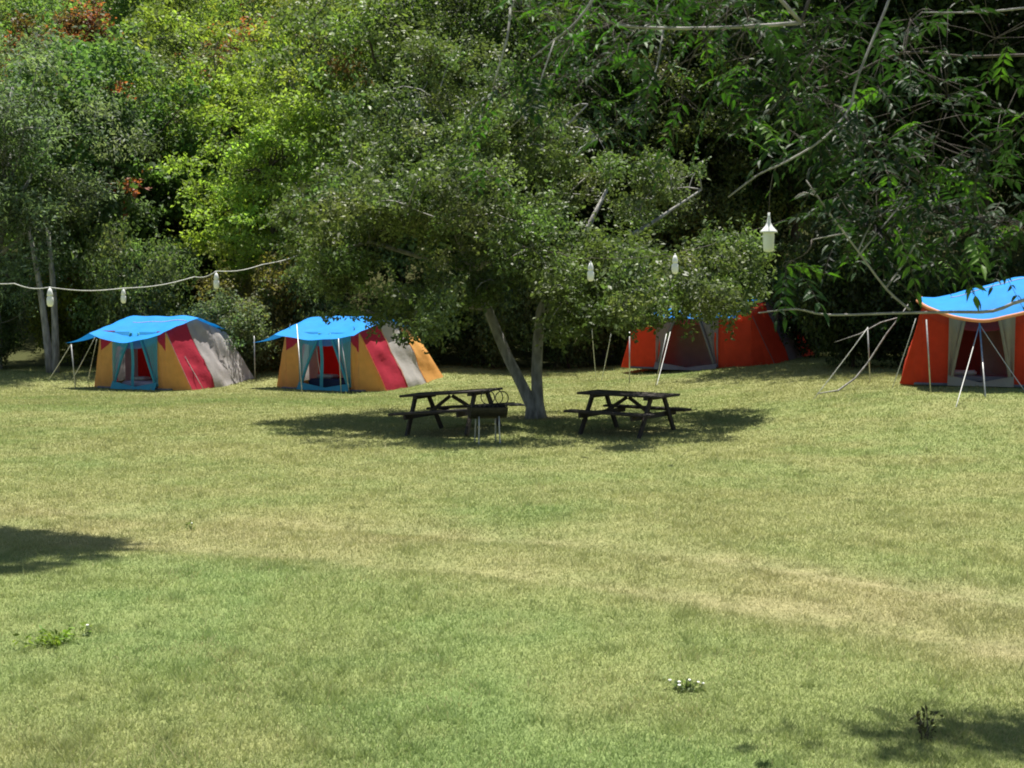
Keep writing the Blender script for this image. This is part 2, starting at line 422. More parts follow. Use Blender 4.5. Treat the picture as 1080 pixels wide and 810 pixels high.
def leaf_arrays(rng, P, T, N, L, ratio):
    n = len(P); l = (L * (0.65 + 0.7 * rng.random(n)))[:, None]; B = np.cross(N, T)
    V = np.empty((n, 4, 3)); V[:, 0] = P; V[:, 1] = P + T * l * 0.45 + B * l * ratio * 0.5
    V[:, 2] = P + T * l - N * l * 0.18; V[:, 3] = P + T * l * 0.45 - B * l * ratio * 0.5
    return V.reshape(-1, 3), np.arange(n * 4).reshape(n, 4)

def leaf_cols(rng, idx, k, base, spread=0.18, odd=None, odd_p=0.0):
    base = np.asarray(base); n = len(idx)
    cl = 1 + spread * rng.normal(size=(k, 1)); hue = 1 + 0.06 * rng.normal(size=(k, 3))
    C = base[None] * cl[idx] * hue[idx] * (1 + 0.22 * rng.normal(size=(n, 1)))
    if odd is not None and odd_p > 0:
        cm = rng.random(k) < odd_p; sel = cm[idx] & (rng.random(n) < 0.75)
        C[sel] = np.asarray(odd)[None] * (0.7 + 0.6 * rng.random((sel.sum(), 1)))
    return np.repeat(np.clip(C, 0.004, 0.9), 4, 0)

def bez(a, b, sag, n=6):
    a = np.asarray(a, float); b = np.asarray(b, float); t = np.linspace(0, 1, n)[:, None]
    m = (a + b) / 2 + np.asarray(sag, float)
    return (1 - t) ** 2 * a + 2 * t * (1 - t) * m + t * t * b

def gen_tree(seed, H, th, Rr, n_clump, n_leaf, L, base, ratio=0.55, flat=0.5, trunk_r=0.16, lean=0.3, airy=0.0, odd=None, odd_p=0.0, crad=None, up=0.55, low=0.0, bend=0.0):
    """returns (trunk MB, crown mesh): base at the origin"""
    rng = np.random.default_rng(seed)
    zc = (H + th) / 2; rz = (H - th) / 2
    top = np.array([rng.normal() * lean, rng.normal() * lean, th + (H - th) * 0.8])
    tp = np.array([[0, 0, -0.15]] + [[top[0] * t + 0.12 * rng.normal() * (t > 0.05), top[1] * t + 0.12 * rng.normal() * (t > 0.05), top[2] * t] for t in np.linspace(0.03, 1, 8)])
    mb = MB(); mb.tube(tp, trunk_r * np.linspace(1.25, 0.2, len(tp)), 9)
    # clump centres
    C = []
    lob = unit(rng.normal(size=(7, 3))); amp = rng.uniform(-0.28, 0.25, 7)
    while len(C) < n_clump:
        d = unit(rng.normal(size=3)); r = rng.random() ** (0.38 if airy == 0 else 0.5)
        lump = 1 + (amp * np.maximum(0, lob @ d) ** 3).sum()
        p = d * r * lump; zz = p[2]
        if zz < -0.3: p[:2] *= 0.85
        w = np.array([p[0] * Rr, p[1] * Rr, zc + p[2] * rz])
        if w[2] < th * 0.75 + low: continue
        C.append(w)
    C = np.array(C); rad = (crad or 0.2 * Rr) * (0.6 + 0.8 * rng.random(len(C)))
    # limbs
    samples = [tp[2:]]
    far = C[rng.permutation(len(C))[:14]]
    for e in far:
        t0 = rng.uniform(0.3, 0.85); s0 = np.array([np.interp(t0 * top[2], tp[:, 2], tp[:, i]) for i in range(3)])
        if s0[2] > e[2]: s0 = np.array([np.interp(max(0.25 * top[2], e[2] * 0.7), tp[:, 2], tp[:, i]) for i in range(3)])
        pts = bez(s0, e, (0, 0, 0.12 * np.linalg.norm(e - s0)), 7); pts[1:-1] += rng.normal(size=(5, 3)) * 0.08
        mb.tube(pts, trunk_r * np.linspace(0.45, 0.08, 7), 6); samples.append(pts[2:])
    SP = np.concatenate(samples)
    dist0 = np.array([((SP - e) ** 2).sum(1).min() for e in C])
    for e in C[np.argsort(dist0)]:
        q = SP[np.argmin(((SP - e) ** 2).sum(1))]; SP = np.vstack([SP, e[None]])
        if np.linalg.norm(q - e) > 0.15: mb.tube(bez(q, e, rng.normal(size=3) * 0.08, 4), trunk_r * np.linspace(0.10, 0.03, 4), 4)
    per = np.maximum(4, (n_leaf / n_clump * (rad / rad.mean()) ** 2)).astype(int)
    P, T, N, idx = leaves_at(rng, C, rad, per, flat, L, ratio, up, np.array([0, 0, zc]))
    V, F = leaf_arrays(rng, P, T, N, L, ratio)
    if bend:
        V[:, 0] += bend * np.clip(V[:, 2] / H, 0, 1) ** 1.4
        for q in mb.v: q[:, 0] += bend * np.clip(q[:, 2] / H, 0, 1) ** 1.4
    return mb, V, F, leaf_cols(rng, idx, len(C), base, 0.16, odd, odd_p)

class Kind:
    """a kind of tree: shared trunk and crown meshes"""
    def __init__(s, *a, bark='bark', leaf='leaf', **k):
        mb, V, F, C = gen_tree(*a, **k)
        s.tr = mb.build('trunk', M[bark]); s.cr = link('crown', raw_mesh('crown', V, F, M[leaf], C)); s.used = False
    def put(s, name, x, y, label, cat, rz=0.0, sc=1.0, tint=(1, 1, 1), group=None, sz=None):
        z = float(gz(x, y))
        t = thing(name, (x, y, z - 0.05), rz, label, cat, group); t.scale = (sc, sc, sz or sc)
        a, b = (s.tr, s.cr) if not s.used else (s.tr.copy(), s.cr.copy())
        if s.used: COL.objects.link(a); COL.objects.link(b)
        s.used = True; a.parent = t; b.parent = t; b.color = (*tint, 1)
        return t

def X(px, d): return (px - 540) / FPX * d
# kinds: (seed, H, trunk height, R, clumps, leaves, leaf length, base colour)
maple = Kind(1, 11.5, 1.6, 3.9, 150, 25000, 0.18, (0.10, 0.165, 0.055), flat=0.42, odd=(0.30, 0.09, 0.04), odd_p=0.02, ratio=0.7)
robinia = Kind(2, 11.0, 1.8, 3.3, 150, 24000, 0.16, (0.15, 0.205, 0.055), flat=0.5, ratio=0.5, trunk_r=0.13)
willow = Kind(3, 10.5, 1.5, 3.8, 150, 28000, 0.17, (0.125, 0.17, 0.085), flat=0.6, ratio=0.32, bark='greybark')
oak = Kind(4, 15.5, 2.0, 4.4, 190, 44000, 0.17, (0.040, 0.066, 0.020), flat=0.5, trunk_r=0.22, low=0.4)  # leaf colour darkened for the deep shade of the wood
greytree = Kind(6, 10.0, 1.2, 3.7, 170, 48000, 0.125, (0.10, 0.145, 0.058), flat=0.5, leaf='pearleaf', odd=(0.16, 0.10, 0.06), odd_p=0.03)
russet = Kind(8, 9.5, 1.6, 3.0, 120, 22000, 0.15, (0.12, 0.075, 0.035), flat=0.6, odd=(0.30, 0.10, 0.05), odd_p=0.3)
bushk = Kind(9, 2.3, 0.15, 1.4, 60, 15000, 0.085, (0.095, 0.135, 0.055), flat=0.7, trunk_r=0.04, crad=0.42)

# named trees along the forest edge
willow.put('willow_tree', X(-5, 41.5), 41.5, 'tree with bluish grey-green foliage at the far left edge above the light cable', 'tree', 0.4, 1.0, (1.0, 1.05, 1.25))
maple.put('maple_tree', X(105, 46), 46, 'dark green maple with a few rust-red sprigs behind the leftmost tent', 'tree', 1.0, 1.0)
robinia.put('locust_tree', X(212, 49), 49, 'tall yellow-green tree with feathery foliage behind the light cable', 'tree', 2.0, 1.12, (1.45, 1.45, 1.1))  # raised tints on these trees put sunlight into the leaf colour
robinia.put('locust_tree', X(345, 52), 52, 'yellow-green tree top rising behind the left side of the pear tree', 'tree', 4.1, 1.15, (1.4, 1.35, 1.1))
robinia.put('locust_tree', X(285, 43.5), 43.5, 'bright lime-green tree between the two orange, maroon and blue tents', 'tree', 0.3, 0.88, (1.6, 1.65, 1.2))
greytree.put('olive_green_tree', X(425, 46), 46, 'tall olive-green tree rising behind the left half of the pear tree', 'tree', 0.8, 1.4, (1.35, 1.25, 1.0))
maple.put('maple_tree', X(165, 48), 48, 'dark-trunked tree in deep shade behind the blue tarp of the leftmost tent', 'tree', 3.4, 0.8, (0.8, 0.85, 0.8))  # darker tint puts the deep shade into the leaf colour
oak.put('oak_tree', X(505, 45), 45, 'dense dark tree standing straight behind the tree over the picnic tables', 'tree', 0.2, 0.9, (1.1, 1.1, 1.1))
greytree.put('olive_green_tree', X(740, 47), 47, 'olive-green tree with sunlit outer sprays behind the half-hidden vermilion tent', 'tree', 2.2, 1.05, (1.15, 1.0, 0.75))
oak.put('oak_tree', X(640, 48), 48, 'dark tall tree behind the gap between pear tree and half-hidden vermilion tent', 'tree', 1.3, 0.98)
oak.put('oak_tree', X(835, 46), 46, 'very dark tree behind the lantern with the cone hat', 'tree', 2.3, 1.0, (0.8, 0.85, 0.8))  # low tints on the right-hand oaks paint forest shade into their leaves
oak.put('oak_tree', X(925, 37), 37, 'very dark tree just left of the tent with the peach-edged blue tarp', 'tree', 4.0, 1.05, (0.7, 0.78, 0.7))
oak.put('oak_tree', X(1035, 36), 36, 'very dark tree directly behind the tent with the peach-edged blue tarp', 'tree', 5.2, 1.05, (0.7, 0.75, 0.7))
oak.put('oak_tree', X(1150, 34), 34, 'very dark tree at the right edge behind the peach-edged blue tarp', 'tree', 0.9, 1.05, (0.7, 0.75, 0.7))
russet.put('russet_tree', X(62, 56), 56, 'rust-brown tree top above the dark maple in the upper left corner', 'tree', 0.5, 1.15)
russet.put('russet_tree', X(275, 55), 55, 'reddish-brown thin tree top between the two yellow-green trees', 'tree', 2.5, 1.15)

# hillside rows behind
kinds = [maple, robinia, greytree, oak, willow]
rr = random.Random(4)
row = 0
for (d, step, off) in ((54, 5.6, 0.0), (62, 6.2, 2.5), (73, 6.8, 1.0), (88, 8.0, 3.0)):
    x = -0.42 * d - 4 + off
    while x < 0.42 * d + 5:
        px = 540 + x / d * FPX
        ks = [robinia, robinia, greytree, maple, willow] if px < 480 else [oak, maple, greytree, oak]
        k = rr.choice(ks); v = rr.uniform(0.85, 1.15) * (1.3 if px < 480 else 0.9)  # sunlit left slope and shaded right slope are put into the tint
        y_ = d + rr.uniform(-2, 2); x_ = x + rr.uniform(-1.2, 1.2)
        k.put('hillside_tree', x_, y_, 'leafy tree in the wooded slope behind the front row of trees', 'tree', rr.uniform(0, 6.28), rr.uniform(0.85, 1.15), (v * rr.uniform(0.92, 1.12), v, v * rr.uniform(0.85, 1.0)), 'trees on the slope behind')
        x += step * rr.uniform(0.85, 1.2)

# tree off the left side whose crown throws the patch of shade on the meadow
shade = Kind(12, 11.5, 7.6, 1.75, 150, 44000, 0.13, (0.05, 0.08, 0.025), flat=0.5, low=1.5, bend=3.6)
shade.put('shade_tree', -8.2, 15.5, 'tall tree beyond the left edge shading the meadow by the track', 'tree', 0.0).scale.y = 0.62

# undergrowth at the forest edge
bs = [(-25, 41.5, 'dark shrub under the grey-green tree at the far left'), (85, 44, 'sunlit yellowish shrub behind the leaning pale trunk'), (150, 40.5, 'dark shrub behind the blue tarp of the leftmost tent'),
      (240, 39.5, 'grey-leaved shrub hiding the end of the light cable'), (270, 40.5, 'brownish shrub between the leftmost tent and the tent beside it'),
      (330, 40.5, 'dark shrub behind the tent with teal curtains tied open'), (450, 42, 'dark low shrub right behind the orange rear panel'), (520, 42, 'dark shrub seen left of the leaning trunk'),
      (600, 43, 'dark shrub seen between the two trunks and the slanted tent poles'), (655, 43.5, 'dark shrub left of the half-hidden vermilion tent'),
      (860, 38, 'dark shrub right of the half-hidden vermilion tent'), (900, 33.5, 'dark shrub behind the slender poles beside the rightmost tent'), (950, 33, 'dark shrub touching the left side of the rightmost tent'), (1080, 33.5, 'dark shrub behind the rightmost tent')]
for i, (px, d, lab) in enumerate(bs):
    tint = (1, 1, 1); s = 1.0 + 0.25 * ((i * 37) % 5) / 5
    if px == 85: tint = (1.8, 1.45, 0.8)  # sunlight painted in as a warm, bright leaf tint
    if px == 240: tint = (1.4, 1.3, 1.7)
    if px == 270: tint = (1.8, 1.1, 0.9)
    if px >= 860: tint = (0.45, 0.5, 0.42)  # shade of the right-hand wood painted in as a dark tint
    bushk.put('shrub', X(px, d), d, lab, 'shrub', i * 1.3, s, tint, None, s * (1.0 + 0.3 * (i % 3)))

# pale leaning trunk at far left
lt = thing('bare_trunk_tree', ground(53, 393), 0, 'slender pale grey tree trunk leaning beside the leftmost tent', 'tree')
b0 = np.array(lt.location)
mb = MB(); top = at(30, 240, float(lt.location.y)) - b0
for sx in (0.0, 0.16):
    mb.tube(bez((sx, 0, -0.1), top * np.array([1 - sx, 1, 1]) + np.array([sx * 3, 0, 0]), (0.15, 0, 0.1), 7), np.linspace(0.13, 0.06, 7), 8)
mb.build('trunk', M['greybark'], lt)
rng = np.random.default_rng(77); Cc = top + rng.normal(size=(22, 3)) * np.array([1.0, 1.0, 0.9]) + np.array([0, 0, 1.2])
P, T, N, idx = leaves_at(rng, Cc, np.full(22, 0.55), np.full(22, 260), 0.6)
V, F = leaf_arrays(rng, P, T, N, 0.12, 0.45); link('crown', raw_mesh('crown', V, F, M['leaf'], leaf_cols(rng, idx, 22, (0.06, 0.085, 0.04))), lt)

# ------------------------------------------------------------------ the pear tree over the tables
def make_pear():
    rng = np.random.default_rng(21); D = PB[1]
    root = thing('pear_tree', PB, 0, 'spreading small-leaved tree with a forked grey trunk shading both picnic tables', 'tree')
    rel = lambda px, py, dd=0.0: at(px, py, D + dd) - PB
    mb = MB()
    A = np.array([[-0.02, 0, -0.12], rel(561, 428), rel(550, 405), rel(537, 380, .1), rel(525, 352, .1), rel(514, 325, .2), rel(498, 285, .3), rel(478, 235, .4), rel(455, 170, .5), rel(440, 100, .6)])
    mb.tube(A, np.array([.24, .135, .115, .11, .105, .10, .095, .08, .06, .03]), 10)
    B = np.array([[0.06, 0, -0.12], rel(567, 425), rel(566, 395), rel(567, 365, -.1), rel(570, 330, -.2), rel(585, 290, -.3), rel(615, 250, -.3), rel(640, 200, 0)])
    mb.tube(B, np.array([.21, .13, .115, .11, .10, .08, .06, .03]), 10)
    SPt = [A[5:], B[4:]]
    for (a, pts) in ((A[6], [(440, 270, .2), (390, 255, 0), (350, 265, -.2)]), (A[5], [(470, 320, -.3), (430, 335, -.5), (390, 330, -.5)]), (B[4], [(620, 310, -.7), (690, 300, -1), (770, 290, -1)]),
                     (A[7], [(520, 200, .3), (580, 150, .6), (620, 110, .6)]), (A[7], [(420, 200, 1), (370, 170, 1.4)]), (B[5], [(680, 240, .4), (740, 200, .6)]), (A[6], [(530, 270, -.6), (560, 260, -1)])):
        q = np.array([a] + [rel(*p) for p in pts]); mb.tube(q, np.linspace(0.07, 0.018, len(q)), 6); SPt.append(q[1:])
    lobes = [(470, 150, 90, 75, 3.0, 1.0, .8), (400, 190, 60, 45, 1.5, .6, .8), (345, 240, 58, 55, 2.2, -.3, 1.0), (505, 225, 85, 66, 3.0, -1.9, .9), (425, 215, 80, 30, 2.6, -1.6, .9), (545, 130, 70, 55, 2.6, 0, .8),
             (452, 328, 50, 36, 2.2, -2.2, .8), (500, 300, 30, 30, 1.0, -.8, .8), (552, 265, 50, 45, 1.4, -.5, .8), (350, 300, 45, 24, 1.1, -.4, .9), (368, 330, 50, 12, .7, -.6, 1.2), (425, 352, 30, 12, .5, -.6, .5),
             (665, 300, 105, 40, 2.8, -2.5, 1.3), (610, 320, 60, 34, 1.8, -1.6, 1.1), (590, 345, 45, 20, 1.0, -1.2, .9), (700, 326, 62, 20, 1.4, -1.8, 1.2), (758, 308, 45, 30, 2.2, -1.4, 1.2), (768, 272, 42, 24, 2.0, -1.0, 1.1), (640, 262, 40, 22, 1.0, -1.0, .9),
             (600, 170, 55, 50, 1.8, 1.2, .6), (692, 198, 58, 42, 1.4, 1.3, .8), (470, 60, 70, 40, 1.8, 1.2, .6)]
    Cs = []; rads = []
    for (px, py, rx, rz, ry, dd, den) in lobes:
        c = rel(px, py, dd); k = FPX / (D + dd); ex = np.array([rx / k, ry, rz / k])
        n = max(4, int(11 * den * (ex.prod()) ** (2 / 3) * 2.1))
        d = unit(rng.normal(size=(n, 3))) * (rng.random(n) ** 0.42)[:, None]
        Cs.append(c + d * ex); rads.append(np.full(n, 0.40) * (0.55 + 0.75 * rng.random(n)) * (1 if rz > 20 else 0.6))
    Cs = np.concatenate(Cs); rads = np.concatenate(rads)
    SP = np.concatenate(SPt)
    dist0 = np.array([((SP - e) ** 2).sum(1).min() for e in Cs])
    for e in Cs[np.argsort(dist0)]:
        q = SP[np.argmin(((SP - e) ** 2).sum(1))]; SP = np.vstack([SP, e[None]])
        mb.tube(bez(q, e, rng.normal(size=3) * 0.1 + np.array([0, 0, .1]), 4), np.linspace(0.018, 0.005, 4), 4)
    mb.build('trunk', M['greybark'], root)
    per = (250 * (rads / 0.4) ** 2).astype(int).clip(20)
    P, T, N, idx = leaves_at(rng, Cs, rads, per, 0.62, up=0.4)
    V, F = leaf_arrays(rng, P, T, N, 0.092, 0.52)
    print('pear clumps', len(Cs), 'leaves', len(P))
    link('crown', raw_mesh('crown', V, F, M['pearleaf'], leaf_cols(rng, idx, len(Cs), (0.108, 0.145, 0.053), 0.2)), root)
make_pear()

# ------------------------------------------------------------------ tents
def lerp(a, b, t): return np.asarray(a, float) * (1 - t) + np.asarray(b, float) * t

def make_tent(loc, rz, label, st):
    """canvas house tent: front on local -Y, base of the front in the middle at the origin"""
    t = thing('canvas_tent', loc, rz, label, 'tent')
    w = st.get('w', 1.1); zf, zr, zb = 1.60, st.get('zr', 1.98), 1.50; yr, yb, ye = 1.3, 2.7, 3.4; fl = st.get('fl', 0.58); gy = 0.35
    rs = np.random.default_rng(st['seed'])
    ph = rs.random(8) * 6; sc = st.get('scale', 1.0); t.scale = (sc, sc, 1)
    def wr(p, n, a=0.02, u=0, v=0):
        s = 5.0 * a * (float(fbm(u * 7 + v * 2.5 + ph[0] * 9, v * 2.6 - u * 1.3 + ph[1] * 7, 5, 3)) - 0.5)
        return np.asarray(p) + np.asarray(n) * s * min(1, 8 * max(0, min(u, 1 - u, v, 1 - v)) + .15)
    m1, m2 = st['main'], st['second']
    for sx in (-1, 1):
        pw = st['lp'] if sx < 0 else st['rp']
        mb = MB()
        vb = lambda u: 0.66 + 0.2 * u
        fp = lambda u, v: wr((sx * (w - u * pw), 0, zf * v), (0, -1, 0), 0.02, u, v)
        mb.grid(lambda u, v: fp(u, v * vb(u)), 8, 12, mi=0); mb.grid(lambda u, v: fp(u, vb(u) + v * (1 - vb(u))), 8, 6, mi=1)
        mb.build('front_panel', [M[m1], M[m2]], t)
        mb = MB()
        mb.grid(lambda u, v: wr(lerp(lerp((sx * w, 0.0, 0), (sx * (w + fl), gy, 0), u), (sx * (w + 0.005), 0, zf), v), (sx * .6, -.8, 0), 0.03 * (1 - v), u, v), 8, 12)
        mb.build('gusset_panel', M[m1], t)
        mb = MB(); bands = st['bands']; nb = len(bands)
        ztop = lambda y: np.interp(y, [0, yr, yb], [zf, zr, zb])
        def side(u, v):
            yt = 0.0 + u * yb; top = np.array([sx * (w + .005), yt, ztop(yt)]); bot = np.array([sx * (w + fl), gy + u * (ye - gy), 0.0])
            p = lerp(bot, top, v)
            return wr(p, (sx, 0, 0.35), 0.035 if st.get('crumple') is None or u < 0.4 else 0.06, u, v)
        mb.grid(side, nb * 8, 14, mifn=lambda u, v: min(nb - 1, int(u * nb)))
        mb.build('side_wall', [M[b] for b in bands], t)
        # seams on the visible wall: thin piping
        if sx > 0:
            pp = MB()
            for q in range(0, nb):
                pts = [side(q / nb + 1e-4, v) + np.array([0.012, 0, 0.004]) for v in np.linspace(0.02, 0.98, 8)]
                pp.tube(pts, 0.008, 4)
            pp.build('seam', M[st.get('pipe', m1)], t)
    mb = MB()
    mb.grid(lambda u, v: wr(lerp(lerp((-(w + fl), ye, 0), (w + fl, ye, 0), u), lerp((-w, yb, zb), (w, yb, zb), u), v), (0, 1, .4), 0.03, u, v), 10, 10)
    mb.build('rear_wall', M[st['bands'][-1]], t)
    mb = MB()
    mb.grid(lambda u, v: ((u * 2 - 1) * w, v * yb, float(np.interp(v * yb, [0, yr, yb], [zf, zr, zb])) - .07 - .07 * max(0, 1 - v * 2.2) - (st.get('sag', .2) * 1.1 + .04) * (1 - (u * 2 - 1) ** 2) * max(0, 1 - v * 1.6)), 12, 16)
    mb.build('roof', M[st.get('roof', 'grey')], t)
    # floor and inner rooms
    mb = MB(); mb.box((0, 1.6, 0.03), (2 * w + .3, 3.3, 0.06), bev=.02); mb.build('floor', M['floor'], t)
    mb = MB(); nx = st.get('split', 0.5)
    mb.grid(lambda u, v: ((u * 2 - 1) * (w - .02), 0.95 + 0.05 * math.sin(u * 19), 0.06 + v * 1.62), 40, 4, mifn=lambda u, v: 1 if nx < u < nx + st.get('rw', .25) else 0)
    mb.build('inner_partition', [M[st['inner']], M[st['inner2']]], t)
    # door curtains, tied to the sides
    cl, cr = -w + st['lp'] * 0.85, w - st['rp'] * 0.85
    for (x0, sgn) in ((cl, 1), (cr, -1)):
        cw = ((cr - cl) / 2 - 0.03) * st.get('cw', 1)
        mb = MB()
        edge = lambda v: cw * (1 - (1 - v)) ** 1.15 + 0.07
        mb.grid(lambda u, v: (x0 + sgn * u * edge(v), -0.025 - 0.03 * math.sin(u * 9 + v * 3) * (0.3 + (1 - v)), 0.12 + v * (zf - 0.14)), 10, 14)
        mb.build('curtain', M[st['net']], t)
        mb = MB(); pts = [(x0 + sgn * edge(v), -0.05 - 0.02 * math.sin(v * 5), 0.10 + v * (zf - 0.14)) for v in np.linspace(0, 1, 12)]
        mb.tube(pts, 0.036, 6); mb.build('curtain_hem', M[st['trim']], t)
    if st.get('strip', True):
        mb = MB(); mb.grid(lambda u, v: ((u - .5) * 0.10 + 0.02 * math.sin(v * 4), -0.04 - .01 * math.sin(v * 9), 0.10 + v * (zf - .15)), 2, 10); mb.build('door_strip', M[st['trim']], t)
    mb = MB(); mb.grid(lambda u, v: (lerp(cl, cr, u), -0.06 - 0.10 * (1 - v) - 0.03 * math.sin(u * 8), 0.02 + 0.14 * v * (0.5 + abs(2 * u - 1)) ), 14, 3); mb.build('door_sill', M[st['trim']], t)
    # fly sheet
    oh = st.get('oh', 0.35); sag = st.get('sag', 0.2); ex = (w + 0.10) * st.get('fw', 1); nub = st.get('cover', 1.0); droop = st.get('droop', 0.0)
    def fly(u, v):
        if st.get('awn'):
            x = (u * 2 - 1) * ex; c = 1 - (x / ex) ** 2; y = -(.12 + .75 * c ** .7) * (1 - v) + yb * v
            hu = float(sstep(0, .85, u)) * (1 - .5 * float(sstep(.88, 1, u)))
            z = 1.74 + (0.46 * hu + .04) * math.sin(math.pi * min(1, v * .9) ** .8) - .38 * c * (1 - v) ** 3 + 0.012 * math.sin(x * 7 + y * 3 + ph[3]) + 0.008 * math.sin(x * 3 - y * 11 + ph[4])
            return np.array((x, y, z))
        x = (u * 2 - 1) * ex; y = -oh + v * (yb * nub + oh + .05)
        z = float(np.interp(y, [-oh, 0, yr, yb], [zf - 0.02 - droop, zf + .09, zr + .10, zb + .10]))
        c = 1 - (x / ex) ** 2
        z -= sag * c * max(0, 1 - v * 2.2) ** 1.2 + 0.03 * c * math.sin(v * 3.1)
        y -= 0.05 * c * max(0, 1 - v * 3)
        z += 0.012 * math.sin(x * 7 + y * 3 + ph[3]) + 0.008 * math.sin(x * 3 - y * 11 + ph[4])
        z -= st.get('edge', 0.06) * (abs(x) / ex) ** 6
        return np.array((x, y, z))
    mb = MB(); mb.grid(fly, 20, 22)
    if 'tip' in st:
        tip = np.array(st['tip'], float)
        mb.grid(lambda u, v: lerp(fly(0, v * 0.55), tip + np.array([0.0, 0.25 * v, 0.0]), u ** 0.9) + np.array([0, 0, -0.10 * math.sin(math.pi * u) * (0.5 + v)]), 12, 12)
    fo = mb.build('fly_sheet', M['blue'], t)
    if st.get('edging'):
        mb = MB(); pts = [fly(u, 0) + np.array([0, -.012, -.01]) for u in np.linspace(0, 1, 24)]; mb.tube(pts, 0.035, 6)
        pts = [fly(0, v) + np.array([-.012, 0, -.01]) for v in np.linspace(0, 1, 18)]; mb.tube(pts, 0.03, 6); mb.build('edging', M['peach'], fo)
    if st.get('crease'):
        mb = MB(); pts = [fly(u, 0.34 + 0.05 * u) + np.array([0, 0, .006]) for u in np.linspace(0.25, .98, 16)]; mb.tube(pts, 0.01, 4); mb.build('hem_line', M['pale'], fo)
    inv = Matrix.Rotation(-rz, 3, 'Z')
    def loc_(p): 
        q = inv @ (Vector([float(k) for k in p]) - t.location); return np.array([q.x / sc, q.y / sc, q.z])
    for (a, b, r) in st.get('poles', []):
        mb = MB(); mb.tube([loc_(a), loc_(b)], r, 7); mb.build('pole', M['steel'], t)
    for (a, b) in st.get('ropes', []):
        pa, pb = loc_(a), loc_(b); mb = MB(); mb.tube(bez(pa, pb, (0, 0, -0.04), 6), 0.009, 5); 
        o = mb.build('guy_rope', M['rope'], t)
    return t, loc_

def fpole(px1, py1, px2, py2, d=None, r=0.016):
    g = ground(px2, py2); d = d or g[1]
    return (at(px1, py1, g[1] if d is None else d), g - np.array([0, 0, .1]), r)
def frope(px1, py1, d1, px2, py2): return (at(px1, py1, d1), ground(px2, py2) - np.array([0, 0, .05]))

def mattress(name, tent, x, y, sx, sy, h, mat, label, z=0.09):
    o = thing(name, tent.matrix_basis @ Vector((x, y, z - 0.03)), tent.rotation_euler.z, label, 'bedding')
    mb = MB(); mb.box((0, 0, h / 2), (sx, sy, h), bev=0.05); mb.build('mattress_body', M[mat], o)
    mb = MB(); mb.box((-sx * 0.25, sy * 0.1, h + .05), (sx * 0.4, sy * 0.5, 0.10), bev=0.04); mb.build('pillow', M['pale'], o)

g1 = ground(141, 411); r1 = R(-24)
t1, l1 = make_tent(g1, r1, 'orange and maroon tent under a blue tarp with a crumpled grey rear end, leftmost', dict(
    seed=1, main='orange', second='maroon', bands=['maroon', 'grey', 'pale'], lp=0.5, rp=0.28, inner='lilac', inner2='red', split=0.22, rw=0.24, zr=1.92, sag=0.28, net='tealnet', trim='teal', crumple=True,
    cw=.78, tip=(-2.15, -0.25, 1.25), crease=True, pipe='pale',
    poles=[fpole(75, 363, 80, 411)], ropes=[frope(75, 363, 36, 50, 401), frope(100, 356, 36, 75, 401), frope(102, 358, 36, 92, 402), frope(182, 352, 36.0, 216, 411)]))
mattress('mattress', t1, 0.1, 0.48, 1.3, 0.7, 0.16, 'lilac', 'lilac bedding inside the leftmost tent')

g2 = ground(340, 412); r2 = R(-27)
t2, l2 = make_tent(g2, r2, 'orange and maroon tent under a blue tarp with an orange rear panel and dark bedding', dict(
    seed=2, main='orange', second='maroon', bands=['maroon', 'pale', 'orange'], lp=0.5, rp=0.25, inner='lilac', inner2='red', split=0.12, rw=0.34, zr=1.92, net='tealnet', trim='teal',
    cw=.75, scale=1.08, tip=(-2.05, -0.2, 1.27), poles=[fpole(268, 354, 269, 400), fpole(313, 342, 319, 416, 35.5, .012), fpole(357, 357, 360, 415, 35, .012), fpole(360, 357, 369, 415, 35.2, .012)],
    ropes=[frope(306, 342, 36.5, 300, 374), frope(333, 364, 36, 341, 412), frope(455, 345, 39, 492, 372)]))
mattress('mattress', t2, 0.1, 0.48, 1.4, 0.75, 0.24, 'navy', 'dark navy bedding inside the tent with the orange rear panel')

g3 = ground(729, 391); r3 = R(-33)
t3, l3 = make_tent(g3, r3, 'vermilion and slate tent half hidden behind the low branches of the pear tree', dict(
    seed=3, w=1.6, scale=1.12, sag=.1, fw=.72, oh=.1, main='vermilion', second='vermilion', bands=['vermilion', 'slate', 'vermilion'], lp=0.72, rp=1.0, cw=.6, inner='slate', inner2='slate', net='slatenet', trim='slate', strip=False, roof='vermilion', fl=.6, zr=2.02, pipe='slate',
    poles=[fpole(664, 350, 664, 404), fpole(703, 352, 690, 408, None, .012)],
    ropes=[frope(624, 345, 36, 629, 402), frope(645, 350, 36, 634, 402), frope(707, 350, 36.5, 692, 407), frope(612, 350, 38, 596, 377)]))

g4 = ground(1033, 408); r4 = R(-20)
t4, l4 = make_tent(g4, r4, 'vermilion tent with beige curtains under a peach-edged blue tarp, rightmost of the four', dict(
    seed=4, w=1.12, main='vermilion', second='vermilion', bands=['vermilion', 'beige', 'vermilion'], lp=0.60, rp=0.56, cw=.45, inner='dusk', inner2='slate', net='beige', trim='beige', strip=False, fl=.45, zr=1.68, awn=True,
    oh=0.55, sag=0.28, droop=0.05, edging=True, crease=True, roof='vermilion',
    poles=[fpole(1033, 340, 1040, 420, 26.5), fpole(977, 337, 982, 414, None, .014), fpole(915, 345, 918, 403, None, .014)],
    ropes=[frope(1033, 342, 26.5, 1007, 431), frope(1033, 342, 26.5, 1084, 414), frope(966, 336, 26.8, 940, 410), frope(915, 346, 26.5, 856, 421)]))
mattress('mattress', t4, 0.0, 0.48, 1.3, 0.7, 0.14, 'slate', 'grey bedding inside the rightmost tent')

